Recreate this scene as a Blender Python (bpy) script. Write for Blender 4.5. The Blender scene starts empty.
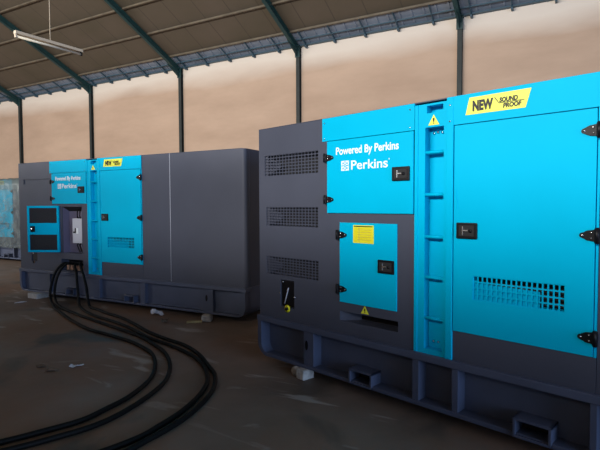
import bpy, bmesh, math, random
from mathutils import Vector, Matrix
R = math.radians
random.seed(7)
C = bpy.context.scene.collection
SC = bpy.context.scene

# ------------------------------------------------------------------ camera
CAM_Z = 1.559
cam_d = bpy.data.cameras.new('camera')
cam = bpy.data.objects.new('camera', cam_d); C.objects.link(cam)
cam_d.sensor_fit = 'HORIZONTAL'; cam_d.sensor_width = 36.0
cam_d.lens = 481.86 / 600 * 36.0
cam_d.clip_end = 400
pitch, roll = -0.0417, -0.0039
Fv = Vector((0, math.cos(pitch), math.sin(pitch)))
Uv = Vector((0, -math.sin(pitch), math.cos(pitch)))
Rv = Vector((1, 0, 0))
R2 = Rv * math.cos(roll) + Uv * math.sin(roll)
U2 = -Rv * math.sin(roll) + Uv * math.cos(roll)
M = Matrix((R2, U2, -Fv)).transposed().to_4x4()
M.translation = Vector((0, 0, CAM_Z))
cam.matrix_world = M
SC.camera = cam

# ------------------------------------------------------------------ exposure
SC.view_settings.view_transform = 'Standard'
SC.view_settings.look = 'None'
SC.view_settings.gamma = 1
SC.view_settings.use_curve_mapping = False
SC.view_settings.exposure = 0.0

# ------------------------------------------------------------------ hall frame
HT = -0.5042                                     # direction of the long wall
HU = Vector((math.cos(HT), math.sin(HT), 0))
HN = Vector((-math.sin(HT), math.cos(HT), 0))
WD = 16.5; WH = 7.65; RM = 0.46
def H(a, b, z=0.0):
    v = HU * a + HN * b
    return Vector((v.x, v.y, z))

# ------------------------------------------------------------------ world and daylight
w = bpy.data.worlds.new('world'); SC.world = w; w.use_nodes = True
bg = w.node_tree.nodes['Background']
bg.inputs[0].default_value = (0.38, 0.64, 1.0, 1)
bg.inputs[1].default_value = 0.6

def area(name, loc, target, sx, sy, power, col, spread=180):
    l = bpy.data.lights.new(name, 'AREA'); l.shape = 'RECTANGLE'
    l.size = sx; l.size_y = sy; l.energy = power; l.color = col; l.spread = R(spread)
    o = bpy.data.objects.new(name, l); C.objects.link(o)
    o.location = loc
    o.rotation_euler = (Vector(target) - Vector(loc)).to_track_quat('-Z', 'Y').to_euler()
    return o
# daylight from the high open side of the hall behind the photographer
area('daylight_open_side', H(-9, -8.5, 6.35), H(-9, 10, 3.5), 18, 0.9, 4250, (1.0, 0.96, 0.90))
area('fill_left_wall', H(-30, -8.5, 6.35), H(-30, 10, 4.0), 14, 1.1, 1900, (1.0, 0.96, 0.91))  # second lamp, added to brighten the far left of the back wall
# cool daylight through the open gable end on the right
area('daylight_gable', H(11.6, -3.0, 2.6), H(0, 0.5, 1.2), 6, 4.5, 1000, (0.48, 0.66, 1.0))

# ------------------------------------------------------------------ materials
MATS = {}
def mat(name, col, rough=0.6, metal=0.0, noise=0.0, nscale=4.0, col2=None, spec=0.5, bump=0.0, bscale=30.0,
        emit=None, coat=0.0, detail=6.0):
    m = bpy.data.materials.new(name); m.use_nodes = True
    nt = m.node_tree; b = nt.nodes['Principled BSDF']
    b.inputs['Base Color'].default_value = (*col, 1)
    b.inputs['Roughness'].default_value = rough
    b.inputs['Metallic'].default_value = metal
    b.inputs['Specular IOR Level'].default_value = spec
    b.inputs['Coat Weight'].default_value = coat
    tc = nt.nodes.new('ShaderNodeTexCoord')
    if noise or col2:
        n = nt.nodes.new('ShaderNodeTexNoise'); n.inputs['Scale'].default_value = nscale
        n.inputs['Detail'].default_value = detail
        nt.links.new(tc.outputs['Object'], n.inputs['Vector'])
        r = nt.nodes.new('ShaderNodeValToRGB')
        r.color_ramp.elements[0].position = 0.35; r.color_ramp.elements[1].position = 0.65
        c2 = col2 if col2 else tuple(c * (1 - noise) for c in col)
        r.color_ramp.elements[0].color = (*c2, 1); r.color_ramp.elements[1].color = (*col, 1)
        nt.links.new(n.outputs['Fac'], r.inputs['Fac']); nt.links.new(r.outputs['Color'], b.inputs['Base Color'])
    if bump:
        n = nt.nodes.new('ShaderNodeTexNoise'); n.inputs['Scale'].default_value = bscale
        nt.links.new(tc.outputs['Object'], n.inputs['Vector'])
        bp = nt.nodes.new('ShaderNodeBump'); bp.inputs['Strength'].default_value = bump
        bp.inputs['Distance'].default_value = 0.02
        nt.links.new(n.outputs['Fac'], bp.inputs['Height']); nt.links.new(bp.outputs['Normal'], b.inputs['Normal'])
    if emit:
        b.inputs['Emission Color'].default_value = (*emit[0], 1); b.inputs['Emission Strength'].default_value = emit[1]
    MATS[name] = m
    return m
CY = mat('cyan_paint', (0.0, 0.46, 0.74), 0.42, noise=0.05, nscale=2.0, spec=0.03)
GR = mat('grey_paint', (0.068, 0.076, 0.108), 0.42, noise=0.08, nscale=2.0, spec=0.18)
GB = mat('grey_base_paint', (0.080, 0.096, 0.150), 0.42, noise=0.15, nscale=3.0, spec=0.3)
BK = mat('black_plastic', (0.006, 0.006, 0.008), 0.4, spec=0.2)
FOAM = mat('black_foam', (0.016, 0.017, 0.022), 0.9, bump=0.4, bscale=60)
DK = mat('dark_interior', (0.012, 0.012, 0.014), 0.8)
WHT = mat('white_vinyl', (0.80, 0.85, 0.88), 0.5)
YEL = mat('yellow_vinyl', (0.76, 0.70, 0.012), 0.45)
YEG = mat('pale_yellow_vinyl', (0.74, 0.76, 0.05), 0.45)
CHR = mat('chrome', (0.75, 0.76, 0.78), 0.25, metal=1.0)
PLG = mat('pale_grey_enamel', (0.50, 0.52, 0.60), 0.4)
VIO = mat('inner_grey_paint', (0.13, 0.12, 0.19), 0.45)
COP = mat('brown_terminal', (0.45, 0.25, 0.16), 0.5)
TEAL = mat('teal_steel_paint', (0.016, 0.062, 0.066), 0.5, noise=0.2, nscale=3)
POST = mat('dark_green_post_paint', (0.030, 0.040, 0.038), 0.6, noise=0.3, nscale=5)
PURL = mat('dusty_purlin_steel', (0.18, 0.145, 0.10), 0.6, noise=0.35, nscale=3)
RUB = mat('black_rubber', (0.004, 0.004, 0.004), 0.6, spec=0.15)
CONB = mat('pale_concrete', (0.50, 0.48, 0.45), 0.9, noise=0.3, nscale=20, bump=0.5, bscale=60)
PAP = mat('white_paper', (0.62, 0.62, 0.66), 0.8, noise=0.15, nscale=30)
WOOD = mat('pale_wood', (0.42, 0.33, 0.16), 0.8, noise=0.3, nscale=20)
BRN = mat('brown_leaf', (0.13, 0.09, 0.06), 0.9)
STRIP = mat('blue_grey_sheet', (0.25, 0.30, 0.38), 0.5, noise=0.25, nscale=1.5)
LAMPM = mat('cream_enamel', (0.62, 0.52, 0.40), 0.4)
TUBE = mat('unlit_tube_glass', (0.75, 0.68, 0.55), 0.2)
BLU2 = mat('soffit_blue_steel', (0.035, 0.085, 0.125), 0.5)

def roof_mat():
    m = bpy.data.materials.new('brown_roof_lining'); m.use_nodes = True; nt = m.node_tree
    b = nt.nodes['Principled BSDF']; b.inputs['Roughness'].default_value = 0.8
    tc = nt.nodes.new('ShaderNodeTexCoord')
    n = nt.nodes.new('ShaderNodeTexNoise'); n.inputs['Scale'].default_value = 0.5; n.inputs['Detail'].default_value = 5
    nt.links.new(tc.outputs['Object'], n.inputs['Vector'])
    r = nt.nodes.new('ShaderNodeValToRGB')
    r.color_ramp.elements[0].position = 0.3; r.color_ramp.elements[0].color = (0.105, 0.086, 0.056, 1)
    r.color_ramp.elements[1].position = 0.7; r.color_ramp.elements[1].color = (0.135, 0.105, 0.076, 1)
    nt.links.new(n.outputs['Fac'], r.inputs['Fac'])
    # dark joints of the lining sheets, every 1.2 m along the hall
    s = nt.nodes.new('ShaderNodeSeparateXYZ'); nt.links.new(tc.outputs['Object'], s.inputs[0])
    md = nt.nodes.new('ShaderNodeMath'); md.operation = 'PINGPONG'; md.inputs[1].default_value = 0.6
    nt.links.new(s.outputs['X'], md.inputs[0])
    lt = nt.nodes.new('ShaderNodeMath'); lt.operation = 'LESS_THAN'; lt.inputs[1].default_value = 0.02
    nt.links.new(md.outputs[0], lt.inputs[0])
    mx = nt.nodes.new('ShaderNodeMix'); mx.data_type = 'RGBA'
    nt.links.new(lt.outputs[0], mx.inputs['Factor']); nt.links.new(r.outputs['Color'], mx.inputs['A'])
    mx.inputs['B'].default_value = (0.085, 0.068, 0.05, 1)
    nt.links.new(mx.outputs['Result'], b.inputs['Base Color'])
    return m
ROOF = roof_mat()

def wall_mat():
    m = bpy.data.materials.new('stained_beige_plaster'); m.use_nodes = True; nt = m.node_tree
    b = nt.nodes['Principled BSDF']; b.inputs['Roughness'].default_value = 0.9
    b.inputs['Specular IOR Level'].default_value = 0.2
    tc = nt.nodes.new('ShaderNodeTexCoord')
    mp = nt.nodes.new('ShaderNodeMapping'); mp.inputs['Scale'].default_value = (0.35, 1, 1.1)
    nt.links.new(tc.outputs['Object'], mp.inputs['Vector'])
    n = nt.nodes.new('ShaderNodeTexNoise'); n.inputs['Scale'].default_value = 0.9; n.inputs['Detail'].default_value = 8
    n.inputs['Roughness'].default_value = 0.6
    nt.links.new(mp.outputs[0], n.inputs['Vector'])
    r = nt.nodes.new('ShaderNodeValToRGB')
    r.color_ramp.elements[0].position = 0.25; r.color_ramp.elements[0].color = (0.52, 0.36, 0.26, 1)
    r.color_ramp.elements[1].position = 0.75; r.color_ramp.elements[1].color = (0.69, 0.50, 0.37, 1)
    nt.links.new(n.outputs['Fac'], r.inputs['Fac'])
    # daylight under the eave, painted in as a paler band with a ragged lower edge
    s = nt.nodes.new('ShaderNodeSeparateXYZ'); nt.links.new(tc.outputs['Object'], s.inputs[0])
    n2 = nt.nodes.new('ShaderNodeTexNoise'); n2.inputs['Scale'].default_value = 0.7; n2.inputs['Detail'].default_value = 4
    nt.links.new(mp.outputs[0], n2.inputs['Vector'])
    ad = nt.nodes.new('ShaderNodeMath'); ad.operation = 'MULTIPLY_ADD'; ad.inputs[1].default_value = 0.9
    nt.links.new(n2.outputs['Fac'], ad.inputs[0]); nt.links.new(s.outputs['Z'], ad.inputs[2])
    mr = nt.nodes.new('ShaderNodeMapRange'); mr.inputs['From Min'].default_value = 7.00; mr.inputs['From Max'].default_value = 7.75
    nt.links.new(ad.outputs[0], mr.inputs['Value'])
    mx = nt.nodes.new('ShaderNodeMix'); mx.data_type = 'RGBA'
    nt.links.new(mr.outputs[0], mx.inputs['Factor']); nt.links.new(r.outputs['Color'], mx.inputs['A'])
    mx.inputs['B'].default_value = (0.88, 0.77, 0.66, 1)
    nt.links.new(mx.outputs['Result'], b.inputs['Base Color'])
    return m
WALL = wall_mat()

def floor_mat():
    m = bpy.data.materials.new('dirty_concrete_floor'); m.use_nodes = True; nt = m.node_tree
    b = nt.nodes['Principled BSDF']
    b.inputs['Specular IOR Level'].default_value = 0.35
    tc = nt.nodes.new('ShaderNodeTexCoord')
    def nz(scale, det, dist=0.0, vec=None):
        n = nt.nodes.new('ShaderNodeTexNoise'); n.inputs['Scale'].default_value = scale
        n.inputs['Detail'].default_value = det; n.inputs['Distortion'].default_value = dist
        nt.links.new(vec or tc.outputs['Object'], n.inputs['Vector']); return n
    def ramp(src, p0, p1, c0=(0, 0, 0), c1=(1, 1, 1)):
        r = nt.nodes.new('ShaderNodeValToRGB')
        r.color_ramp.elements[0].position = p0; r.color_ramp.elements[1].position = p1
        r.color_ramp.elements[0].color = (*c0, 1); r.color_ramp.elements[1].color = (*c1, 1)
        nt.links.new(src.outputs['Fac'], r.inputs['Fac']); return r
    def mix(fac, a, bcol):
        mx = nt.nodes.new('ShaderNodeMix'); mx.data_type = 'RGBA'
        nt.links.new(fac, mx.inputs['Factor']); nt.links.new(a, mx.inputs['A'])
        mx.inputs['B'].default_value = (*bcol, 1); return mx.outputs['Result']
    base = ramp(nz(1.3, 8), 0.3, 0.7, (0.150, 0.108, 0.080), (0.230, 0.170, 0.135))
    col = mix(ramp(nz(0.45, 5), 0.45, 0.62).outputs['Color'], base.outputs['Color'], (0.225, 0.125, 0.075))
    col = mix(ramp(nz(0.9, 9, 0.6), 0.56, 0.66).outputs['Color'], col, (0.100, 0.080, 0.064))
    mp = nt.nodes.new('ShaderNodeMapping'); mp.inputs['Scale'].default_value = (0.55, 1.9, 1)
    mp.inputs['Rotation'].default_value = (0, 0, 0.35)
    nt.links.new(tc.outputs['Object'], mp.inputs['Vector'])
    st = ramp(nz(1.5, 10, 1.2, mp.outputs[0]), 0.60, 0.68)
    sc = nt.nodes.new('ShaderNodeMath'); sc.operation = 'MULTIPLY'; sc.inputs[1].default_value = 0.55
    nt.links.new(st.outputs['Color'], sc.inputs[0])
    col = mix(sc.outputs[0], col, (0.50, 0.46, 0.42))
    nt.links.new(col, b.inputs['Base Color'])
    rr = ramp(nz(1.1, 6), 0.3, 0.7, (0.42,) * 3, (0.70,) * 3)
    nt.links.new(rr.outputs['Color'], b.inputs['Roughness'])
    bp = nt.nodes.new('ShaderNodeBump'); bp.inputs['Strength'].default_value = 0.25; bp.inputs['Distance'].default_value = 0.01
    nt.links.new(nz(9, 8).outputs['Fac'], bp.inputs['Height']); nt.links.new(bp.outputs['Normal'], b.inputs['Normal'])
    return m
FLOOR = floor_mat()

def plastic_mat():
    m = bpy.data.materials.new('clear_wrapping_film'); m.use_nodes = True; nt = m.node_tree
    b = nt.nodes['Principled BSDF']
    b.inputs['Base Color'].default_value = (0.12, 0.15, 0.15, 1); b.inputs['Roughness'].default_value = 0.35
    tc = nt.nodes.new('ShaderNodeTexCoord')
    n = nt.nodes.new('ShaderNodeTexNoise'); n.inputs['Scale'].default_value = 3.5; n.inputs['Detail'].default_value = 8
    n.inputs['Distortion'].default_value = 1.5
    nt.links.new(tc.outputs['Object'], n.inputs['Vector'])
    r = nt.nodes.new('ShaderNodeValToRGB'); r.color_ramp.elements[0].position = 0.4; r.color_ramp.elements[1].position = 0.72
    r.color_ramp.elements[0].color = (0.30,) * 3 + (1,); r.color_ramp.elements[1].color = (0.75,) * 3 + (1,)
    nt.links.new(n.outputs['Fac'], r.inputs['Fac'])
    # several layers of film folded over at the top edge make it nearly opaque there
    s = nt.nodes.new('ShaderNodeSeparateXYZ'); nt.links.new(tc.outputs['Object'], s.inputs[0])
    mr = nt.nodes.new('ShaderNodeMapRange'); mr.inputs['From Min'].default_value = 1.85; mr.inputs['From Max'].default_value = 2.05
    mr.inputs['To Min'].default_value = 0.0; mr.inputs['To Max'].default_value = 0.7
    nt.links.new(s.outputs['Z'], mr.inputs['Value'])
    mm = nt.nodes.new('ShaderNodeMath'); mm.operation = 'MAXIMUM'
    nt.links.new(r.outputs['Color'], mm.inputs[0]); nt.links.new(mr.outputs[0], mm.inputs[1])
    nt.links.new(mm.outputs[0], b.inputs['Alpha'])
    return m
FILM = plastic_mat()

# ------------------------------------------------------------------ mesh helpers
class MB:
    """collects shapes into one mesh; every shape may carry its own material slot"""
    def __init__(self):
        self.bm = bmesh.new(); self.mats = []
    def mi(self, m):
        if m not in self.mats: self.mats.append(m)
        return self.mats.index(m)
    def merge(self, b2, m, smooth=False):
        i = self.mi(m)
        for f in b2.faces: f.material_index = i; f.smooth = smooth
        me = bpy.data.meshes.new('tmp'); b2.to_mesh(me); b2.free()
        n0 = len(self.bm.faces)
        self.bm.from_mesh(me); bpy.data.meshes.remove(me)
        self.bm.faces.ensure_lookup_table()
        for f in self.bm.faces[n0:]: f.material_index = i; f.smooth = smooth
    def box(self, lo, hi, m, bev=0.0, seg=2, rot=None, piv=None):
        b = bmesh.new(); bmesh.ops.create_cube(b, size=1)
        lo, hi = Vector(lo), Vector(hi); c = (lo + hi) / 2; s = hi - lo
        for v in b.verts: v.co = Vector((v.co.x * s.x, v.co.y * s.y, v.co.z * s.z)) + c
        if bev: bmesh.ops.bevel(b, geom=b.edges[:], offset=bev, segments=seg, affect='EDGES', profile=0.5)
        if rot is not None:
            bmesh.ops.rotate(b, verts=b.verts[:], cent=piv if piv else c, matrix=rot)
        self.merge(b, m)
        return self
    def prism(self, pts, y0, y1, m, axis='y', smooth=False):
        """polygon in (x,z) extruded along y, or (x,y) extruded along z, or (y,z) along x"""
        b = bmesh.new()
        def P(p, t):
            if axis == 'y': return (p[0], t, p[1])
            if axis == 'z': return (p[0], p[1], t)
            return (t, p[0], p[1])
        A = [b.verts.new(P(p, y0)) for p in pts]; B = [b.verts.new(P(p, y1)) for p in pts]
        b.faces.new(A); b.faces.new(list(reversed(B)))
        n = len(pts)
        for i in range(n): b.faces.new((A[i], B[i], B[(i + 1) % n], A[(i + 1) % n]))
        bmesh.ops.recalc_face_normals(b, faces=b.faces[:])
        self.merge(b, m, smooth); return self
    def quad(self, pts, m):
        b = bmesh.new(); b.faces.new([b.verts.new(p) for p in pts]); self.merge(b, m); return self
    def cyl(self, p0, p1, r, m, n=12, r2=None, smooth=True):
        p0, p1 = Vector(p0), Vector(p1); d = p1 - p0
        b = bmesh.new()
        bmesh.ops.create_cone(b, cap_ends=True, segments=n, radius1=r, radius2=r if r2 is None else r2, depth=d.length)
        q = d.to_track_quat('Z', 'Y').to_matrix()
        bmesh.ops.rotate(b, verts=b.verts[:], cent=(0, 0, 0), matrix=q)
        bmesh.ops.translate(b, verts=b.verts[:], vec=(p0 + p1) / 2)
        self.merge(b, m, smooth); return self
    def tube(self, pts, r, m, n=10):
        pts = [Vector(p) for p in pts]; b = bmesh.new(); rings = []
        up = Vector((0, 0, 1)); prev = None
        for i, p in enumerate(pts):
            t = (pts[min(i + 1, len(pts) - 1)] - pts[max(i - 1, 0)]).normalized()
            if prev is None:
                a = up if abs(t.dot(up)) < 0.9 else Vector((1, 0, 0))
                x = t.cross(a).normalized()
            else:
                x = (prev - t * prev.dot(t)).normalized()
            prev = x; y = t.cross(x)
            rings.append([b.verts.new(p + (x * math.cos(k * 2 * math.pi / n) + y * math.sin(k * 2 * math.pi / n)) * r) for k in range(n)])
        for A, B in zip(rings, rings[1:]):
            for k in range(n): b.faces.new((A[k], A[(k + 1) % n], B[(k + 1) % n], B[k]))
        b.faces.new(rings[0][::-1]); b.faces.new(rings[-1])
        bmesh.ops.recalc_face_normals(b, faces=b.faces[:])
        self.merge(b, m, True); return self
    def panel(self, x0, x1, z0, z1, m, y=0.0, th=0.12, holes=()):
        """sheet facing -y with folded edges and deep rectangular openings"""
        xs = sorted({x0, x1, *[h[0] for h in holes], *[h[1] for h in holes]})
        zs = sorted({z0, z1, *[h[2] for h in holes], *[h[3] for h in holes]})
        b = bmesh.new()
        def inh(x, z): return any(h[0] < x < h[1] and h[2] < z < h[3] for h in holes)
        for xa, xb in zip(xs, xs[1:]):
            for za, zb in zip(zs, zs[1:]):
                if not inh((xa + xb) / 2, (za + zb) / 2):
                    b.faces.new([b.verts.new(p) for p in ((xa, y, za), (xb, y, za), (xb, y, zb), (xa, y, zb))])
        for (a, c, d, e) in [(x0, x1, z0, z1)] + [h[:4] for h in holes]:
            loop = [(a, d), (c, d), (c, e), (a, e)]
            for i in range(4):
                p, q = loop[i], loop[(i + 1) % 4]
                b.faces.new([b.verts.new(v) for v in ((p[0], y, p[1]), (q[0], y, q[1]), (q[0], y + th, q[1]), (p[0], y + th, p[1]))])
        bmesh.ops.remove_doubles(b, verts=b.verts[:], dist=1e-5)
        self.merge(b, m); return self
    def text(self, s, x0, x1, z0, z1, y, m, bold=0.0, depth=0.002, shear=0.0):
        cu = bpy.data.curves.new('t', 'FONT'); cu.body = s; cu.extrude = depth / 2 ; cu.offset = bold; cu.shear = shear
        o = bpy.data.objects.new('t', cu); C.objects.link(o)
        bpy.context.view_layer.update()
        dg = bpy.context.evaluated_depsgraph_get()
        me = bpy.data.meshes.new_from_object(o.evaluated_get(dg))
        bpy.data.objects.remove(o); bpy.data.curves.remove(cu)
        xs = [v.co.x for v in me.vertices]; ys = [v.co.y for v in me.vertices]
        a, b_, c, d = min(xs), max(xs), min(ys), max(ys)
        bb = bmesh.new(); bb.from_mesh(me); bpy.data.meshes.remove(me)
        for v in bb.verts:
            v.co = Vector((x0 + (v.co.x - a) / (b_ - a) * (x1 - x0), y - v.co.z, z0 + (v.co.y - c) / (d - c) * (z1 - z0)))
        self.merge(bb, m); return self
    def obj(self, name, parent=None, loc=None, rotz=0.0):
        me = bpy.data.meshes.new(name); self.bm.to_mesh(me); self.bm.free()
        for m in self.mats: me.materials.append(m)
        o = bpy.data.objects.new(name, me); C.objects.link(o)
        if parent: o.parent = parent
        if loc is not None: o.location = loc
        o.rotation_euler = (0, 0, rotz)
        return o

def tag(o, label=None, cat=None, group=None, kind=None):
    if label: o['label'] = label
    if cat: o['category'] = cat
    if group: o['group'] = group
    if kind: o['kind'] = kind
    return o
def thing(name, label, cat, loc=(0, 0, 0), rotz=0.0, group=None):
    o = bpy.data.objects.new(name, None); C.objects.link(o)
    o.location = loc; o.rotation_euler = (0, 0, rotz); o.empty_display_size = 0.2
    return tag(o, label, cat, group)
def copy_tree(o, parent=None):
    c = o.copy(); C.objects.link(c); c.parent = parent
    for ch in o.children: copy_tree(ch, c)
    return c

# ------------------------------------------------------------------ the hall
A0, A1, B0 = -45.0, 12.0, -9.5
K0, KS = -27.0735, 5.9927
hall_m = Matrix.Rotation(HT, 4, 'Z')
def hall_obj(mb, name, kind='structure'):
    o = mb.obj(name); o.rotation_euler = (0, 0, HT)
    if kind: o['kind'] = kind
    return o
fl = MB(); fl.box((A0 - 4, B0 - 10, -0.2), (A1 + 6, WD + 0.3, 0.0), FLOOR)
hall_obj(fl, 'floor')
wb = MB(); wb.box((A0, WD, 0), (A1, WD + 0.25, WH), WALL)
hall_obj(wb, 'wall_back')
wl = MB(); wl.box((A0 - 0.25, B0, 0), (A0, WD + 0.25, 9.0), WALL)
hall_obj(wl, 'wall_left')
# unseen wall, added behind the camera to block daylight off the generators
NY = -0.7772
ND = Vector((math.cos(NY), math.sin(NY), 0)); NN = Vector((-math.sin(NY), math.cos(NY), 0))
NC = Vector((-0.3997, 4.7444, 0))
wf = MB(); wf.box((-1.7, -5.65, 0), (9.6, -5.5, 3.39), WALL); wf.box((-7.4, -5.65, 0), (-1.7, -5.5, 3.9), WALL)
o = wf.obj('wall_light_blocker'); o.location = NC; o.rotation_euler = (0, 0, NY); o['kind'] = 'structure'

# roof lining: sheet with its underside on the slope; L is the distance from the wall
def roof_z(L): return WH + RM * L
RIDGE_L = WD - 3.5
rf = MB()
def slab(L0, L1, m, mb, th=0.05):
    pts = [(WD - L0, roof_z(L0)), (WD - L1, roof_z(L1)), (WD - L1, roof_z(L1) + th), (WD - L0, roof_z(L0) + th)]
    mb.prism(pts, A0, A1, m, axis='x')
slab(0.78, RIDGE_L, ROOF, rf)
zr = roof_z(RIDGE_L)
rf.prism([(3.5, zr), (B0, zr - RM * (3.5 - B0)), (B0, zr - RM * (3.5 - B0) + 0.05), (3.5, zr + 0.05)], A0, A1, ROOF, axis='x')
hall_obj(rf, 'ceiling')
es = MB(); slab(-0.25, 0.78, STRIP, es, 0.03)
# ribs of the profiled sheet
a = A0
while a < A1:
    es.prism([(WD + 0.2, roof_z(-0.2) + 0.0), (WD - 0.78, roof_z(0.78)), (WD - 0.78, roof_z(0.78) - 0.03), (WD + 0.2, roof_z(-0.2) - 0.03)], a, a + 0.05, STRIP, axis='x')
    a += 0.4
hall_obj(es, 'trim_1')

def slope_dir():
    v = Vector((0, -1, RM)); return v.normalized()
SD = slope_dir()
for k in range(-2, 7):                            # one post and one rafter for every bay
    a = K0 + KS * k
    if a > A1 - 0.3: break
    labs = {-2: None}
    p = MB()
    y1 = WD - 0.004
    p.box((a - 0.075, y1 - 0.15, 0), (a + 0.075, y1 - 0.138, WH), POST)
    p.box((a - 0.075, y1 - 0.012, 0), (a + 0.075, y1, WH), POST)
    p.box((a - 0.006, y1 - 0.138, 0), (a + 0.006, y1 - 0.012, WH), POST)
    hall_obj(p, 'trim_%d' % (10 + k + 2))
    r = MB()
    # tapered I rafter following the slope, with haunch at the post
    def raf(L0, L1, off0, off1, wdt):
        return [(WD - L0, roof_z(L0) - off0), (WD - L1, roof_z(L1) - off0), (WD - L1, roof_z(L1) - off1), (WD - L0, roof_z(L0) - off1)]
    P0 = 0.09
    r.prism(raf(0.0, RIDGE_L, P0, P0 + 0.015, 0), a - 0.07, a + 0.07, TEAL, axis='x')
    r.prism(raf(0.0, RIDGE_L, P0 + 0.225, P0 + 0.24, 0), a - 0.07, a + 0.07, TEAL, axis='x')
    r.prism(raf(0.0, RIDGE_L, P0, P0 + 0.235, 0), a - 0.008, a + 0.008, TEAL, axis='x')
    # haunch and cap plate
    r.prism([(WD - 0.02, WH - 0.45), (WD - 0.25, WH - 0.42), (WD - 0.95, roof_z(0.95) - 0.44), (WD - 0.02, roof_z(0.02) - 0.2)], a - 0.01, a + 0.01, TEAL, axis='x')
    r.box((a - 0.11, WD - 0.27, WH - 0.06), (a + 0.11, WD - 0.005, WH - 0.02), TEAL)
    r.box((a - 0.10, WD - 0.19, WH - 0.45), (a + 0.10, WD - 0.165, WH - 0.02), TEAL)
    hall_obj(r, 'trim_%d' % (30 + k + 2))
n = 50
for L in [0.78 + 1.25 * i for i in range(9)]:      # cold rolled purlins along the hall
    m = MB(); z = roof_z(L)
    m.box((A0, WD - L - 0.03, z - 0.08), (A1, WD - L + 0.03, z - 0.012), PURL)
    m.box((A0, WD - L - 0.05, z - 0.088), (A1, WD - L + 0.03, z - 0.08), PURL)
    hall_obj(m, 'trim_%d' % n); n += 1
# eave beam at the wall top and the rail above it
m = MB(); m.box((A0, WD - 0.16, WH - 0.03), (A1, WD - 0.02, WH + 0.015), BLU2); hall_obj(m, 'trim_%d' % n); n += 1
m = MB(); m.box((A0, WD - 0.43, roof_z(0.4) - 0.09), (A1, WD - 0.38, roof_z(0.4) - 0.045), BLU2); hall_obj(m, 'trim_%d' % n); n += 1
# short sloping outriggers across the strip
m = MB(); a = A0 + 0.3
while a < A1:
    m.prism([(WD - 0.02, WH - 0.10), (WD - 0.80, roof_z(0.80) - 0.10), (WD - 0.80, roof_z(0.80) - 0.05), (WD - 0.02, WH - 0.03)], a - 0.018, a + 0.018, BLU2, axis='x')
    m.box((a - 0.03, WD - 0.2, WH - 0.13), (a + 0.03, WD - 0.02, WH - 0.05), BLU2)
    a += KS / 5
hall_obj(m, 'trim_%d' % n)

# ------------------------------------------------------------------ generator sets
LEN, DEP, ZB, ZT = 4.727, 1.70, 0.09, 2.29
def strap_hinge(parent, x, z, w=0.105, h=0.08, y=-0.012):
    """black strap hinge, tongue pointing to +x for w>0 and to -x for w<0"""
    m = MB(); s = 1 if w > 0 else -1; aw = abs(w)
    pts = [(0, -h * .42), (aw * .55, -h * .34), (aw * .88, -h * .18)]
    pts += [(aw * .88 + h * .18 * math.sin(t), -h * .18 * math.cos(t)) for t in (R(30), R(60), R(90), R(120), R(150))]
    pts += [(aw * .88, h * .18), (aw * .55, h * .34), (0, h * .42)]
    m.prism([(x + s * a, z + b) for a, b in pts], y - 0.008, y, BK)
    m.box((x - s * 0.006 - 0.014, y - 0.018, z - h / 2), (x - s * 0.006 + 0.014, y, z + h / 2), BK, 0.004)
    m.cyl((x - s * 0.006, y - 0.012, z - h * .55), (x - s * 0.006, y - 0.012, z + h * .55), 0.011, BK)
    for a, b in ((.86, 0), (.3, .2), (.3, -.2)):
        m.cyl((x + s * aw * a, y - 0.012, z + h * b), (x + s * aw * a, y - 0.006, z + h * b), 0.0055, CHR, 8)
    return m.obj('hinge', parent)
def latch(parent, x0, x1, z0, z1, y=-0.01):
    m = MB(); m.box((x0, y - 0.014, z0), (x1, y, z1), BK, 0.006, 3)
    m.box((x0 + .018, y - .016, z0 + .016), (x1 - .018, y - .012, z1 - .016), DK, 0.004)
    l = m.obj('latch', parent)
    k = MB(); cx = x0 + (x1 - x0) * .35; cz = (z0 + z1) / 2
    k.box((cx - .006, y - .022, z0 + .024), (cx + .002, y - .014, z1 - .024), CHR, 0.002)
    k.box((cx, y - .022, cz - .004), (cx + .035, y - .015, cz + .006), CHR, 0.002)
    k.cyl((cx + .052, y - .022, cz), (cx + .052, y - .013, cz), 0.011, BK)
    # the handle is a piece of the latch itself
    ob = k.bm; me = bpy.data.meshes.new('tmp'); ob.to_mesh(me); ob.free()
    bm = bmesh.new(); bm.from_mesh(l.data); n0 = len(bm.faces); bm.from_mesh(me)
    bm.faces.ensure_lookup_table()
    for f in bm.faces[n0:]: f.material_index = 2 if f.material_index == 0 else 0
    bm.to_mesh(l.data); bm.free(); bpy.data.meshes.remove(me)
    l.data.materials.append(CHR)
    return l
def tri_sign(parent, x, z0, h, w, y, name='warning_sticker'):
    m = MB()
    m.prism([(x - w / 2, z0), (x + w / 2, z0), (x, z0 + h)], y - 0.0015, y, YEG)
    m.prism([(x - w * .045, z0 + h * .30), (x + w * .045, z0 + h * .30), (x + w * .075, z0 + h * .66), (x - w * .075, z0 + h * .66)], y - 0.003, y - .0015, BK)
    m.prism([(x - w * .05, z0 + h * .12), (x + w * .05, z0 + h * .12), (x + w * .05, z0 + h * .23), (x - w * .05, z0 + h * .23)], y - 0.003, y - .0015, BK)
    return m.obj(name, parent)
def grille(parent, x0, x1, z0, z1, nx, nz, m_, bw=0.011, y=0.004):
    m = MB()
    for i in range(nx + 1):
        x = x0 + (x1 - x0) * i / nx
        m.box((x - bw / 2, y, z0), (x + bw / 2, y + .004, z1), m_)
    for i in range(nz + 1):
        z = z0 + (z1 - z0) * i / nz
        m.box((x0, y - .001, z - bw / 2), (x1, y + .003, z + bw / 2), m_)
    return m.obj('vent_grille', parent)

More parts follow.
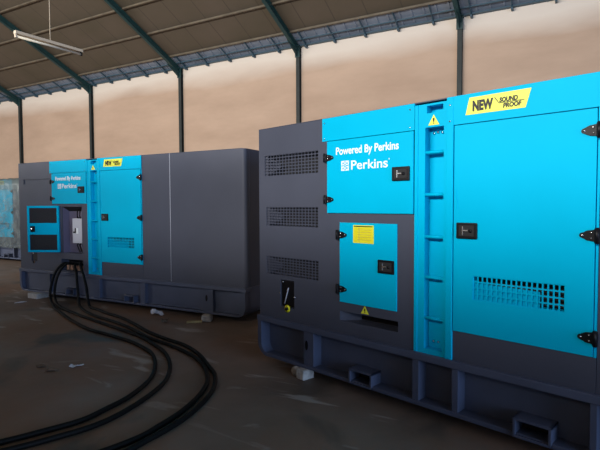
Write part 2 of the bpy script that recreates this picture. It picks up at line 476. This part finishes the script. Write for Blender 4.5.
def generator(name, label, loc, rotz, opened=False):
    g = thing(name, label, 'generator', loc, rotz, None)
    DB = 1.589 if opened else 1.486                     # bottom of the upper door
    # --- skid base
    b = MB()
    rr = 0.13
    arc = [(rr - rr * math.sin(t), ZB + rr - rr * math.cos(t)) for t in [R(90 - 15 * i) for i in range(7)]]
    prof = [(0, 0.475)] + arc + [(LEN - rr + rr * math.sin(t), ZB + rr - rr * math.cos(t)) for t in [R(15 * i) for i in range(7)]] + [(LEN, 0.475)]
    b.prism(prof, 0.035 if opened else 0.085, DEP, GB)                       # body of the skid
    b.box((-0.012, -0.03, 0.425), (LEN + 0.012, 0.10, 0.478), GB, 0.004)          # top flange
    b.box((rr, -0.03, ZB), (LEN - rr, 0.10, ZB + 0.032), GB, 0.004)               # bottom flange
    for side in (0, 1):                                                          # rounded end plates
        f = (lambda x: x) if side == 0 else (lambda x: LEN - x)
        outer = [(0, 0.43)] + arc + [(rr + .02, ZB)]
        inner = [(rr + .02, ZB + 0.03)] + [(rr - (rr - .05) * math.sin(R(15 * i)), ZB + rr - (rr - .03) * math.cos(R(15 * i))) for i in range(7)] + [(0.05, 0.43)]
        b.prism([(f(x), z) for x, z in outer + inner], -0.03, 0.10, GB)
    if opened: bays = [(0, .72), (.80, 1.76), (2.0, 2.86), (2.96, 4.02), (4.20, LEN)]
    else: bays = [(0, .62), (.74, 1.735), (1.79, 2.048), (2.095, 2.893), (2.93, 3.9), (4.0, LEN)]
    for (p0, p1), (q0, q1) in zip(bays, bays[1:]):
        b.box((p1, -0.018, ZB + .03), (q0, 0.11, 0.43), GB, 0.003)               # stiffeners between the bays
    base = b.obj('base_frame', g)
    for x0, x1, z0, z1 in ([(1.22, 1.42, .10, .22), (2.55, 2.76, .10, .22)] if opened else [(1.155, 1.385, .095, .222), (2.472, 2.70, .095, .222)]):
        m = MB()
        for q in (((x0, -.045, z0), (x1, .10, z0 + .018)), ((x0, -.045, z1 - .018), (x1, .10, z1)), ((x0, -.045, z0), (x0 + .018, .10, z1)), ((x1 - .018, -.045, z0), (x1, .10, z1))):
            m.box(q[0], q[1], GB, .003)
        m.box((x0 + .018, .08, z0 + .018), (x1 - .018, .098, z1 - .018), DK)
        m.obj('forklift_pocket', base)
    xs = (4.09, 4.62) if opened else (0.655, 4.62)
    for x in xs:
        m = MB()
        pts = [(x + .018 * math.cos(t), .30 + .045 * math.sin(t)) for t in [R(30 * i) for i in range(12)]]
        m.prism(pts, -0.0205 if x < 4.3 and opened or x < 1 else 0.098, 0.0995, BK)
        m.obj('lifting_hole', base)
    # --- canopy shell behind the front sheets
    s = MB()
    s.box((0.0, 0.36, 0.475), (LEN - 0.03, DEP, ZT), GR, 0.004)
    s.box((0.0, 0.0, ZT - .004), (LEN - 0.05, 0.37, ZT + .004), GR)
    s.box((0.001, 0.0, 0.475), (0.004, 0.37, ZT), GR)
    s.box((0.012, 0.352, 0.48), (LEN - .04, 0.358, ZT - .01), DK)
    s.obj('canopy_shell', g)
    # --- grey louvre section
    vents = [(.085, .785, 1.835, 2.032), (.105, .782, 1.357, 1.540), (.104, .785, .892, 1.068)]
    pan = (.298, .482, .60, .856)
    m = MB()
    if opened:
        vents = [(.131, .86 - .04, 1.93, 2.01)]
        pan = (.30, .46, .62, .80)
    m.panel(0.004, 0.838, 0.478, ZT, GR, 0, 0.13, vents + [pan])
    for v in vents:
        if opened:
            m.box((v[0], .02, v[2]), (v[1], .03, v[3]), GR)
            continue
        zm = (v[2] + v[3]) / 2
        # lit cheek inside the louvre opening
        m.quad([(v[0], .012, v[2]), (v[0] + .17, .055, zm - .02), (v[0] + .17, .055, zm + .02), (v[0], .012, v[3])], GR)
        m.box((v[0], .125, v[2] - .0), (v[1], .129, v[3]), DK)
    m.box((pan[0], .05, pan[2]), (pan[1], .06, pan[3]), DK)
    lp = m.obj('louvre_panel', g)
    if not opened:
        for v in vents: grille(lp, *v, 17, 7, GR, 0.0085)
    m = MB(); x0, x1, z0, z1 = pan
    m.box((x0 + .008, .012, z0 + .01), (x1 - .008, .045, z1 - .01), BK, .004)
    if not opened:
        m.cyl((x0 + .05, .005, z0 + .03), (x0 + .105, .005, z1 - .07), .005, PLG, 8)
        m.cyl((x0 + .03, .0, z1 - .02), (x0 + .03, .02, z1 - .02), .007, CHR, 8)
        m.cyl((x1 + .005, -.006, z0 + .11), (x1 + .005, .0, z0 + .11), .008, CHR, 8)
        m.cyl((x0 - .005, -.006, z0 + .13), (x0 - .005, .0, z0 + .13), .008, CHR, 8)
    else:
        m.cyl((x0 + .04, .0, z1 - .05), (x0 + .04, .02, z1 - .05), .016, CHR, 10)
    pp = m.obj('socket_plate', lp)
    m = MB(); cx, cz = .392, .590
    if opened: cx, cz = .37, .60
    if True:
        m.cyl((cx, -.004, cz), (cx, .0, cz), .036 if not opened else .02, YEL if not opened else COP, 20)
        m.cyl((cx, -.020, cz), (cx, -.004, cz), .016, BK, 14)
        m.obj('emergency_stop', lp)
    # --- grey surround of the control compartment
    m = MB()
    if opened:
        hol = [(1.13, 1.60, .79, 1.545), (1.08, 1.612, .50, .69)]
    else:
        hol = [(1.029, 1.60, .588, .670)]
    m.panel(0.838, 1.735, 0.478, DB, GR, 0, 0.30, hol)
    if not opened:
        m.quad([(1.03, .004, .588), (1.16, .13, .588), (1.16, .13, .670), (1.03, .004, .670)], GR)
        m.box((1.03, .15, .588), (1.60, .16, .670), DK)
    cs = m.obj('control_surround', g)
    if opened:
        m = MB()
        m.box((1.12, .13, .78), (1.61, .14, 1.55), VIO)
        m.box((1.12, .012, .78), (1.135, .135, 1.55), VIO)
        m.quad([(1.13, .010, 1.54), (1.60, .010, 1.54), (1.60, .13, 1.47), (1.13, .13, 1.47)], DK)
        m.obj('control_backplate', g)
        m = MB(); m.box((1.352, .012, .955), (1.585, .10, 1.355), PLG, .012, 3)
        cb = m.obj('control_box', g)
        tag(cb, 'pale grey control box inside the open compartment')
        m = MB(); m.box((1.455, .004, 1.11), (1.50, .012, 1.20), WHT, .003)
        m.box((1.385, .000, 1.12), (1.44, .012, 1.145), BK, .003); m.box((1.425, -.002, 1.12), (1.44, .012, 1.20), BK, .003)
        m.obj('box_latch', cb)
        for x in (1.40, 1.46, 1.52, 1.57):
            m = MB(); m.tube([(x, .11, 1.53), (x + .01, .07, 1.46), (x - .01, .08, 1.40), (x, .09, 1.34)], .010, BK, 6); m.obj('wire', g)
            m = MB(); m.tube([(x, .09, .97), (x - .01, .07, .92), (x + .01, .08, .86), (x, .11, .80)], .010, BK, 6); m.obj('wire', g)
        m = MB()
        m.box((1.09, .14, .50), (1.61, .15, .69), DK)
        for x in (1.16, 1.25, 1.34, 1.43):
            m.box((x, .04, .505), (x + .05, .13, .60), COP, .008)
            m.box((x - .01, .05, .585), (x + .06, .13, .605), WOOD, .003)
        m.obj('terminal_block', g)
    # --- small control door
    dh = (1.412 - .747) if not opened else .76
    dw = .56 if not opened else .53
    d = MB()
    if not opened:
        d.box((0, -.012, 0), (dw, -.001, dh), CY, .003)
        door = d.obj('control_door', g, (1.034, 0, .747))
        strap_hinge(door, -.012, 1.309 - .747, .088, .074); strap_hinge(door, -.012, .856 - .747, .088, .074)
        latch(door, .390, .540, 1.027 - .747, 1.132 - .747)
        st = MB(); st.box((.145, -.0145, .503), (.349, -.012, .648), YEG)
        st.box((.158, -.0155, .515), (.336, -.0145, .628), YEL)
        st.box((.155, -.016, .634), (.338, -.0150, .641), BK)
        for k in range(5): st.box((.19, -.016, .53 + k * .02), (.325, -.0154, .532 + k * .02), WOOD)
        st.box((.205, -.0162, .515), (.208, -.0154, .63), WOOD)
        tag(st.obj('instruction_sticker', door), 'yellow instruction sticker')
    else:
        # skin, folded rim and two foam pads on the inner side
        d.box((0, 0, 0), (dw, .012, dh), CY, .002)
        d.box((0, .012, 0), (.035, .036, dh), CY, .002); d.box((dw - .035, .012, 0), (dw, .036, dh), CY, .002)
        d.box((.03, .012, 0), (dw - .03, .036, .035), CY, .002); d.box((.03, .012, dh - .035), (dw - .03, .036, dh), CY, .002)
        z1, z2 = dh * .38, dh * .628
        d.box((.03, .012, z1), (dw - .03, .034, z2), CY, .002)
        door = d.obj('control_door', g, (1.075, -.004, .80), R(-154.6))
        f = MB(); f.box((.036, .012, .036), (dw - .036, .026, z1 - .002), FOAM); f.obj('foam_pad', door)
        f = MB(); f.box((.036, .012, z2 + .002), (dw - .036, .026, dh - .036), FOAM); f.obj('foam_pad', door)
        l = MB(); l.box((dw - .13, .034, dh * .44), (dw - .055, .048, dh * .565), BK, .005)
        l.cyl((dw - .085, .048, dh * .51), (dw - .085, .06, dh * .51), .014, CHR, 12); l.obj('latch', door)
    if not opened: tri_sign(cs, 1.289, .681, .065, .08, -.0005)
    # --- cyan header and upper door
    m = MB(); m.panel(0.838, 1.735, 2.098, ZT, CY, -.006, 0.12)
    m.panel(0.838, 0.894, DB, 2.097, GR, -.001, 0.12)
    for x, z in ((.865, 2.25), (.865, 2.12), (1.70, 2.25), (1.70, 2.12)):
        m.cyl((x, -.010, z), (x, -.004, z), .006, CHR, 8)
    hd = m.obj('header_panel', g)
    m = MB(); m.box((.897, -.014, DB + .003), (1.732, -.002, 2.092), CY, .003)
    ud = m.obj('upper_door', g)
    strap_hinge(ud, .888, 1.955, .082, .068, y=-.014); strap_hinge(ud, .888, 1.603 if not opened else 1.68, .082, .068, y=-.014)
    if opened: latch(ud, 1.545, 1.695, 1.76, 1.865, -.013)
    else: latch(ud, 1.554, 1.706, 1.735, 1.840, -.013)
    m = MB(); y = -.0145
    m.text('Powered By Perkins', .999, 1.608, 1.952, 2.034, y, WHT, .022)
    m.text('Perkins', 1.159, 1.512, 1.842, 1.916, y, WHT, .012)
    m.cyl((1.524, y - .001, 1.905), (1.524, y + .001, 1.905), .006, WHT, 8)
    # four-lobed square emblem
    ex, ez, q = 1.096, 1.878, .040
    for sx in (-1, 1):
        for sz in (-1, 1):
            c0 = (ex + sx * .020, ez + sz * .020)
            ring = [(c0[0] + .0175 * math.cos(R(15 + 30 * t)), c0[1] + .0175 * math.sin(R(15 + 30 * t))) for t in range(12)]
            m.prism(ring, y - .001, y + .001, WHT)
            m.prism([(c0[0] - .007, c0[1] - .007), (c0[0] + .007, c0[1] - .007), (c0[0] + .007, c0[1] + .007), (c0[0] - .007, c0[1] + .007)], y - .0018, y - .001, CY)
    for A, B in (((ex - q, ez + q - .005), (ex + q, ez + q)), ((ex - q, ez - q), (ex + q, ez - q + .005)), ((ex - q, ez - q), (ex - q + .005, ez + q)), ((ex + q - .005, ez - q), (ex + q, ez + q)), ((ex - .005, ez - .005), (ex + .005, ez + .005))):
        m.box((A[0], y - .0012, A[1]), (B[0], y + .001, B[1]), WHT)
    tag(m.obj('lettering', ud), 'white lettering and square emblem')
    # --- ladder column
    m = MB()
    ZC = ZT - .018
    m.panel(1.737, 1.992, 0.478, ZC, CY, 0, 0.30, [(1.820, 1.965, .515, 2.105), (1.832, 1.958, 2.205, 2.258)])
    m.box((1.815, .070, .51), (1.97, .080, 2.27), CY)
    m.box((1.992, -.016, .478), (2.043, .12, ZT), CY, .004)
    m.box((1.737, -.006, .478), (1.765, .01, ZC), CY, .003)
    for x, z in ((1.855, 2.07), (1.885, 2.075), (1.92, 2.07), (1.86, .56), (1.90, .56)):
        m.cyl((x, .060, z), (x, .071, z), .009, CHR, 8)
    for z in (2.235, 2.125): m.cyl((2.018, -.021, z), (2.018, -.015, z), .006, CHR, 8)
    lc = m.obj('ladder_column', g)
    for z in (1.929, 1.629, 1.327, 1.034, .739):
        m = MB(); m.cyl((1.815, .014, z), (1.97, .014, z), .0125, CY, 14); m.obj('rung', lc)
    tri_sign(lc, 1.887, 2.118, .073, .086, -.0005)
    # --- right header, sticker, big door, sill
    m = MB(); m.panel(2.043, 2.915, 2.098, ZT, CY, -.012, 0.12)
    m.panel(2.903, 2.915, .685, 2.098, CY, -.006, 0.12)
    rh = m.obj('header_panel', g)
    m = MB(); y = -.0125
    m.prism([(2.127, 2.152), (2.512, 2.150), (2.545, 2.264), (2.153, 2.264)], y - .001, y, YEG)
    m.text('NEW', 2.176, 2.312, 2.170, 2.240, y - .0018, BK, .055)
    m.text('SOUND', 2.352, 2.466, 2.203, 2.234, y - .0018, BK, .045, shear=.1)
    m.text('PROOF', 2.376, 2.488, 2.166, 2.196, y - .0018, BK, .045, shear=.1)
    m.prism([(2.318, 2.240), (2.324, 2.240), (2.352, 2.202), (2.505, 2.202), (2.505, 2.198), (2.350, 2.198)], y - .0025, y - .001, BK)
    tag(m.obj('sticker', rh), 'yellow slanted sticker reading NEW SOUND PROOF')
    m = MB(); V = (2.190, 2.750, .920, 1.082)
    m.panel(2.050, 2.898, .688, 2.092, CY, -.012, 0.10, [V])
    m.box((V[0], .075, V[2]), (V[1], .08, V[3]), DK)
    # scoop plate closing the lower left of the vent
    m.prism([(V[0], V[2]), (2.605, V[2]), (2.605, V[2] + .100), (2.27, V[3] - .052), (V[0], V[3] - .03)], .012, .018, CY)
    dr = m.obj('service_door', g)
    grille(dr, *V, 18, 4, CY, 0.0095, -.006)
    for z in (1.970, 1.380, .797): strap_hinge(dr, 2.905, z, -.080, .082, y=-.012)
    latch(dr, 2.073, 2.219, 1.327, 1.435, -.012)
    m = MB(); m.box((2.064, -.015, 1.60), (2.070, -.011, 1.66), CY, .001); m.box((2.072, -.015, 1.53), (2.078, -.011, 1.60), CY, .001)
    m.obj('door_prop', dr)
    m = MB(); m.panel(2.045, 2.915, .478, .683, GR, -.002, 0.12); m.obj('sill_panel', g)
    # --- grey right section
    m = MB(); m.panel(2.918, 3.452, .478, ZT, GR, 0, 0.12)
    m.cyl((3.453, .0, .48), (3.453, .0, ZT), .004, PLG, 6); m.obj('side_panel', g)
    m = MB(); r2 = .05
    pr = [(3.456, 0)] + [(LEN - r2 + r2 * math.sin(R(15 * i)), r2 - r2 * math.cos(R(15 * i))) for i in range(7)] + [(LEN, DEP)]
    inn = [(LEN - .012, DEP)] + [(LEN - r2 + (r2 - .012) * math.sin(R(90 - 15 * i)), r2 - (r2 - .012) * math.cos(R(90 - 15 * i))) for i in range(7)] + [(3.456, .012)]
    m.prism(pr + inn, .478, ZT, GR, axis='z')
    m.box((LEN - .012, .09, .48), (LEN + .003, .098, ZT - .01), GR)
    m.obj('corner_panel', g)
    return g

near = generator('generator_set', 'nearest big cyan and grey generator with closed doors and three louvre grilles', NC, NY)
FY = -0.4822
FC = Vector((-4.8881, 8.4037, 0))
FD = Vector((math.cos(FY), math.sin(FY), 0)); FN = Vector((-math.sin(FY), math.cos(FY), 0))
far = generator('generator_set', 'middle cyan and grey generator with its control door swung open and black cables plugged in', FC, FY, True)
third = copy_tree(near)
third.location = (-10.50, 14.75, 0); third.rotation_euler = (0, 0, -0.50)
tag(third, 'generator wrapped in clear film at the far left edge, behind the open-doored one')

# wrapping film over the third unit
m = MB(); bm = bmesh.new(); nx, nz = 46, 22; grid = []
for i in range(nx + 1):
    row = []
    for j in range(nz + 1):
        x = 1.7 + 2.9 * i / nx; t = j / nz * 2.35
        if t < .45: y, z = .45 - t, ZT + .022
        else: y, z = -.06, ZT + .02 - (t - .45)
        wv = .018 * math.sin(x * 13 + z * 3) + .014 * math.sin(x * 29 - z * 8 + y * 9)
        if t < .45: z += abs(wv) * .8
        else: y -= abs(wv) + .012 + .03 * (t - .45)
        row.append(bm.verts.new((x, y, z)))
    grid.append(row)
for i in range(nx):
    for j in range(nz): bm.faces.new((grid[i][j], grid[i + 1][j], grid[i + 1][j + 1], grid[i][j + 1]))
m.merge(bm, FILM, True)
o = m.obj('plastic_sheet'); o.location = third.location; o.rotation_euler = third.rotation_euler
tag(o, 'crumpled clear plastic sheet draped over the generator at the far left', 'plastic sheet')

# ------------------------------------------------------------------ power cables
def smooth(pts, n=7):
    P = [Vector(p) for p in pts]; P = [P[0] * 2 - P[1]] + P + [P[-1] * 2 - P[-2]]; out = []
    for i in range(1, len(P) - 2):
        for k in range(n):
            t = k / n; a, b, c, d = P[i - 1:i + 3]
            out.append(.5 * ((2 * b) + (c - a) * t + (2 * a - 5 * b + 4 * c - d) * t * t + (3 * b - a - 3 * c + d) * t ** 3))
    out.append(P[-2]); return out
def fl_(x, y, z): v = FC + FD * x + FN * y; return (v.x, v.y, z)
CR = .020
cabs = [
 ([fl_(1.21, .09, .60), fl_(1.19, -.04, .62), fl_(1.12, -.13, .50), fl_(1.085, -.18, .33), fl_(1.10, -.23, .12)], 
  [(-3.90, 7.52), (-3.71, 7.22), (-3.50, 6.95), (-3.11, 6.46), (-2.66, 5.97), (-2.29, 5.69), (-1.96, 5.43), (-1.71, 5.17), (-1.53, 4.92), (-1.39, 4.55), (-1.335, 4.20), (-1.38, 3.83), (-1.47, 3.60), (-1.57, 3.40), (-1.75, 3.24), (-1.96, 3.08), (-2.3, 2.88), (-2.9, 2.65)],
  'cable forming the inner edge of the nested loops, nearest the paper scrap'),
 ([fl_(1.30, .09, .60), fl_(1.28, -.05, .62), fl_(1.21, -.13, .50), fl_(1.18, -.18, .33), fl_(1.21, -.23, .12)],
  [(-3.79, 7.46), (-3.62, 7.24), (-3.42, 7.03), (-3.04, 6.66), (-2.59, 6.25), (-2.22, 5.92), (-1.88, 5.60), (-1.64, 5.30), (-1.42, 4.98), (-1.26, 4.59), (-1.19, 4.21), (-1.22, 3.88), (-1.32, 3.54), (-1.44, 3.32), (-1.62, 3.15), (-1.88, 2.96), (-2.3, 2.74), (-2.9, 2.5)],
  'cable lying second from the inside of the nested loops'),
 ([fl_(1.39, .09, .60), fl_(1.48, -.05, .61), fl_(1.60, -.12, .49), fl_(1.68, -.17, .33), fl_(1.74, -.20, .13)],
  [(-3.38, 7.33), (-3.15, 6.99), (-2.85, 6.66), (-2.47, 6.33), (-2.13, 5.99), (-1.78, 5.57), (-1.43, 5.24), (-1.15, 4.93), (-.97, 4.65), (-.86, 4.36), (-.81, 4.08), (-.83, 3.79), (-.90, 3.51), (-.99, 3.30), (-1.08, 3.13), (-1.28, 2.92), (-1.6, 2.68), (-2.2, 2.35)],
  'cable third from the inside, turning close to the nearest generator'),
 ([fl_(1.48, .09, .60), fl_(1.60, -.05, .63), fl_(1.78, -.13, .47), fl_(1.90, -.18, .30), fl_(1.98, -.22, .11)],
  [(-3.18, 7.25), (-3.02, 7.10), (-2.78, 6.85), (-2.44, 6.54), (-2.13, 6.17), (-1.83, 5.79), (-1.55, 5.50), (-1.27, 5.24), (-1.05, 4.92), (-.90, 4.60), (-.78, 4.32), (-.735, 4.04), (-.75, 3.78), (-.815, 3.50), (-.905, 3.28), (-1.01, 3.10), (-1.15, 2.88), (-1.5, 2.58), (-2.1, 2.22)],
  'outermost cable of the nested floor loops, beside the nearest generator'),
]
for up, gr, lab in cabs:
    pts = smooth(up + [(x, y, CR + .001) for x, y in gr])
    for p in pts: p.z = max(p.z, CR)
    m = MB(); m.tube(pts, CR, RUB, 10)
    tag(m.obj('power_cable'), 'thick black ' + lab, 'cable', 'black power cables from the open generator')

# ------------------------------------------------------------------ blocks, scraps
def block(x, y, sx, sy, sz, rz, m_, name, label, cat, group=None, bev=.008):
    m = MB(); m.box((-sx / 2, -sy / 2, 0), (sx / 2, sy / 2, sz), m_, bev, 2)
    o = m.obj(name, None, (x, y, 0), rz)
    for v in o.data.vertices:
        v.co += Vector((random.uniform(-1, 1), random.uniform(-1, 1), 0)) * .004
    return tag(o, label, cat, group)
def np_(s, y): v = NC + ND * s + NN * y; return v.x, v.y
def fp_(s, y): v = FC + FD * s + FN * y; return v.x, v.y
x, y = np_(.535, -.0); 
m = MB(); m.cyl((0, -.05, .043), (0, .06, .043), .043, CONB, 16)
tag(m.obj('concrete_cylinder', None, (x - .0, y, 0), NY), 'short round concrete plug under the nearest generator, left of the square block', 'concrete block')
x, y = np_(.640, -.02); block(x, y, .095, .13, .089, NY - .1, CONB, 'concrete_block', 'pale square concrete block under the front edge of the nearest generator', 'concrete block')
x, y = fp_(.50, -.03); block(x, y, .24, .22, .089, FY, CONB, 'concrete_block', 'wide pale block under the left end of the middle generator', 'concrete block')
x, y = fp_(4.13, -.06); block(x, y, .13, .14, .089, FY + .4, CONB, 'concrete_block', 'pale chipped block under the right end of the middle generator', 'concrete block', bev=.02)
x, y = fp_(4.05, -.22); block(x, y, .20, .06, .03, FY + .6, WOOD, 'wood_scrap', 'small yellowish wood scrap in front of the chipped block', 'wood scrap')

def crumple(name, x, y, s, m_, label, cat, rz=0, flat=.35, seed=0):
    rnd = random.Random(seed); b = bmesh.new(); bmesh.ops.create_grid(b, x_segments=9, y_segments=7, size=.5)
    for v in b.verts:                              # round off the corners
        k = 1 - .35 * (abs(v.co.x) * abs(v.co.y) * 4); v.co.x *= k; v.co.y *= k
    for v in b.verts:
        h = .5 + .5 * math.sin(v.co.x * 5 + seed) * math.cos(v.co.y * 4 + seed * 2)
        v.co = Vector((v.co.x * s[0] * rnd.uniform(.8, 1.05), v.co.y * s[1] * rnd.uniform(.8, 1.05), .004 + h * flat * s[1] * rnd.uniform(.7, 1.1)))
    r = bmesh.ops.solidify(b, geom=b.faces[:], thickness=.003)
    zm = min(v.co.z for v in b.verts)
    for v in b.verts: v.co.z -= zm
    m = MB(); m.merge(b, m_)
    return tag(m.obj(name, None, (x, y, 0), rz), label, cat)
x, y = fp_(3.27, -.10); crumple('crumpled_rag', x, y, (.24, .15), PAP, 'crumpled white rag beside the base of the middle generator', 'rag', FY, .55, 3)
crumple('paper_scrap', -2.17, 4.61, (.14, .09), PAP, 'small white torn paper scrap on the open floor inside the cable loops', 'paper scrap', .5, .3, 1)
crumple('dried_leaf', -2.35, 4.50, (.13, .08), BRN, 'brown crumpled leaf just left of the white paper scrap', 'leaf', .2, .4, 5)
crumple('cardboard_scrap', -2.52, 4.61, (.10, .07), BRN, 'small dark brown scrap, leftmost of the three bits by the white paper scrap', 'scrap', .1, .3, 8)
crumple('paper_scrap', -4.52, 7.72, (.20, .08), PAP, 'thin pale paper strip below the left end of the middle generator', 'paper scrap', .7, .25, 11)
crumple('paper_scrap', -1.80, 6.35, (.10, .14), BRN, 'brownish curled scrap on the floor between the rag and the cables', 'paper scrap', .2, .5, 14)

# ------------------------------------------------------------------ hanging batten lamp
P1 = Vector((-4.68, 8.05, 4.38)); P2 = Vector((-4.03, 9.06, 4.41))
dv = (P2 - P1); ln = dv.length; ang = math.atan2(dv.y, dv.x); mid = (P1 + P2) / 2
t = thing('batten_lamp', 'unlit cream fluorescent batten lamp hanging on a thin wire below the roof', 'lamp', mid, ang)
m = MB(); m.prism([(-.04, 0), (.04, 0), (.03, .05), (-.03, .05)], -ln / 2, ln / 2, LAMPM, axis='x')
m.obj('lamp_body', t)
m = MB(); m.cyl((-ln / 2 + .03, 0, -.038), (ln / 2 - .03, 0, -.038), .019, TUBE, 12); m.obj('lamp_tube', t)
for s_ in (-1, 1):
    m = MB(); xx = s_ * (ln / 2 - .014); m.box((xx - .012, -.02, -.062), (xx + .012, .02, .0), BK if s_ > 0 else LAMPM, .003); m.obj('tube_socket', t)
bq = mid.dot(HN); zroof = WH + RM * (WD - bq)
m = MB(); m.cyl((0, 0, .04), (0, 0, zroof - mid.z - .02), .006, LAMPM, 6); m.obj('hanging_wire', t)
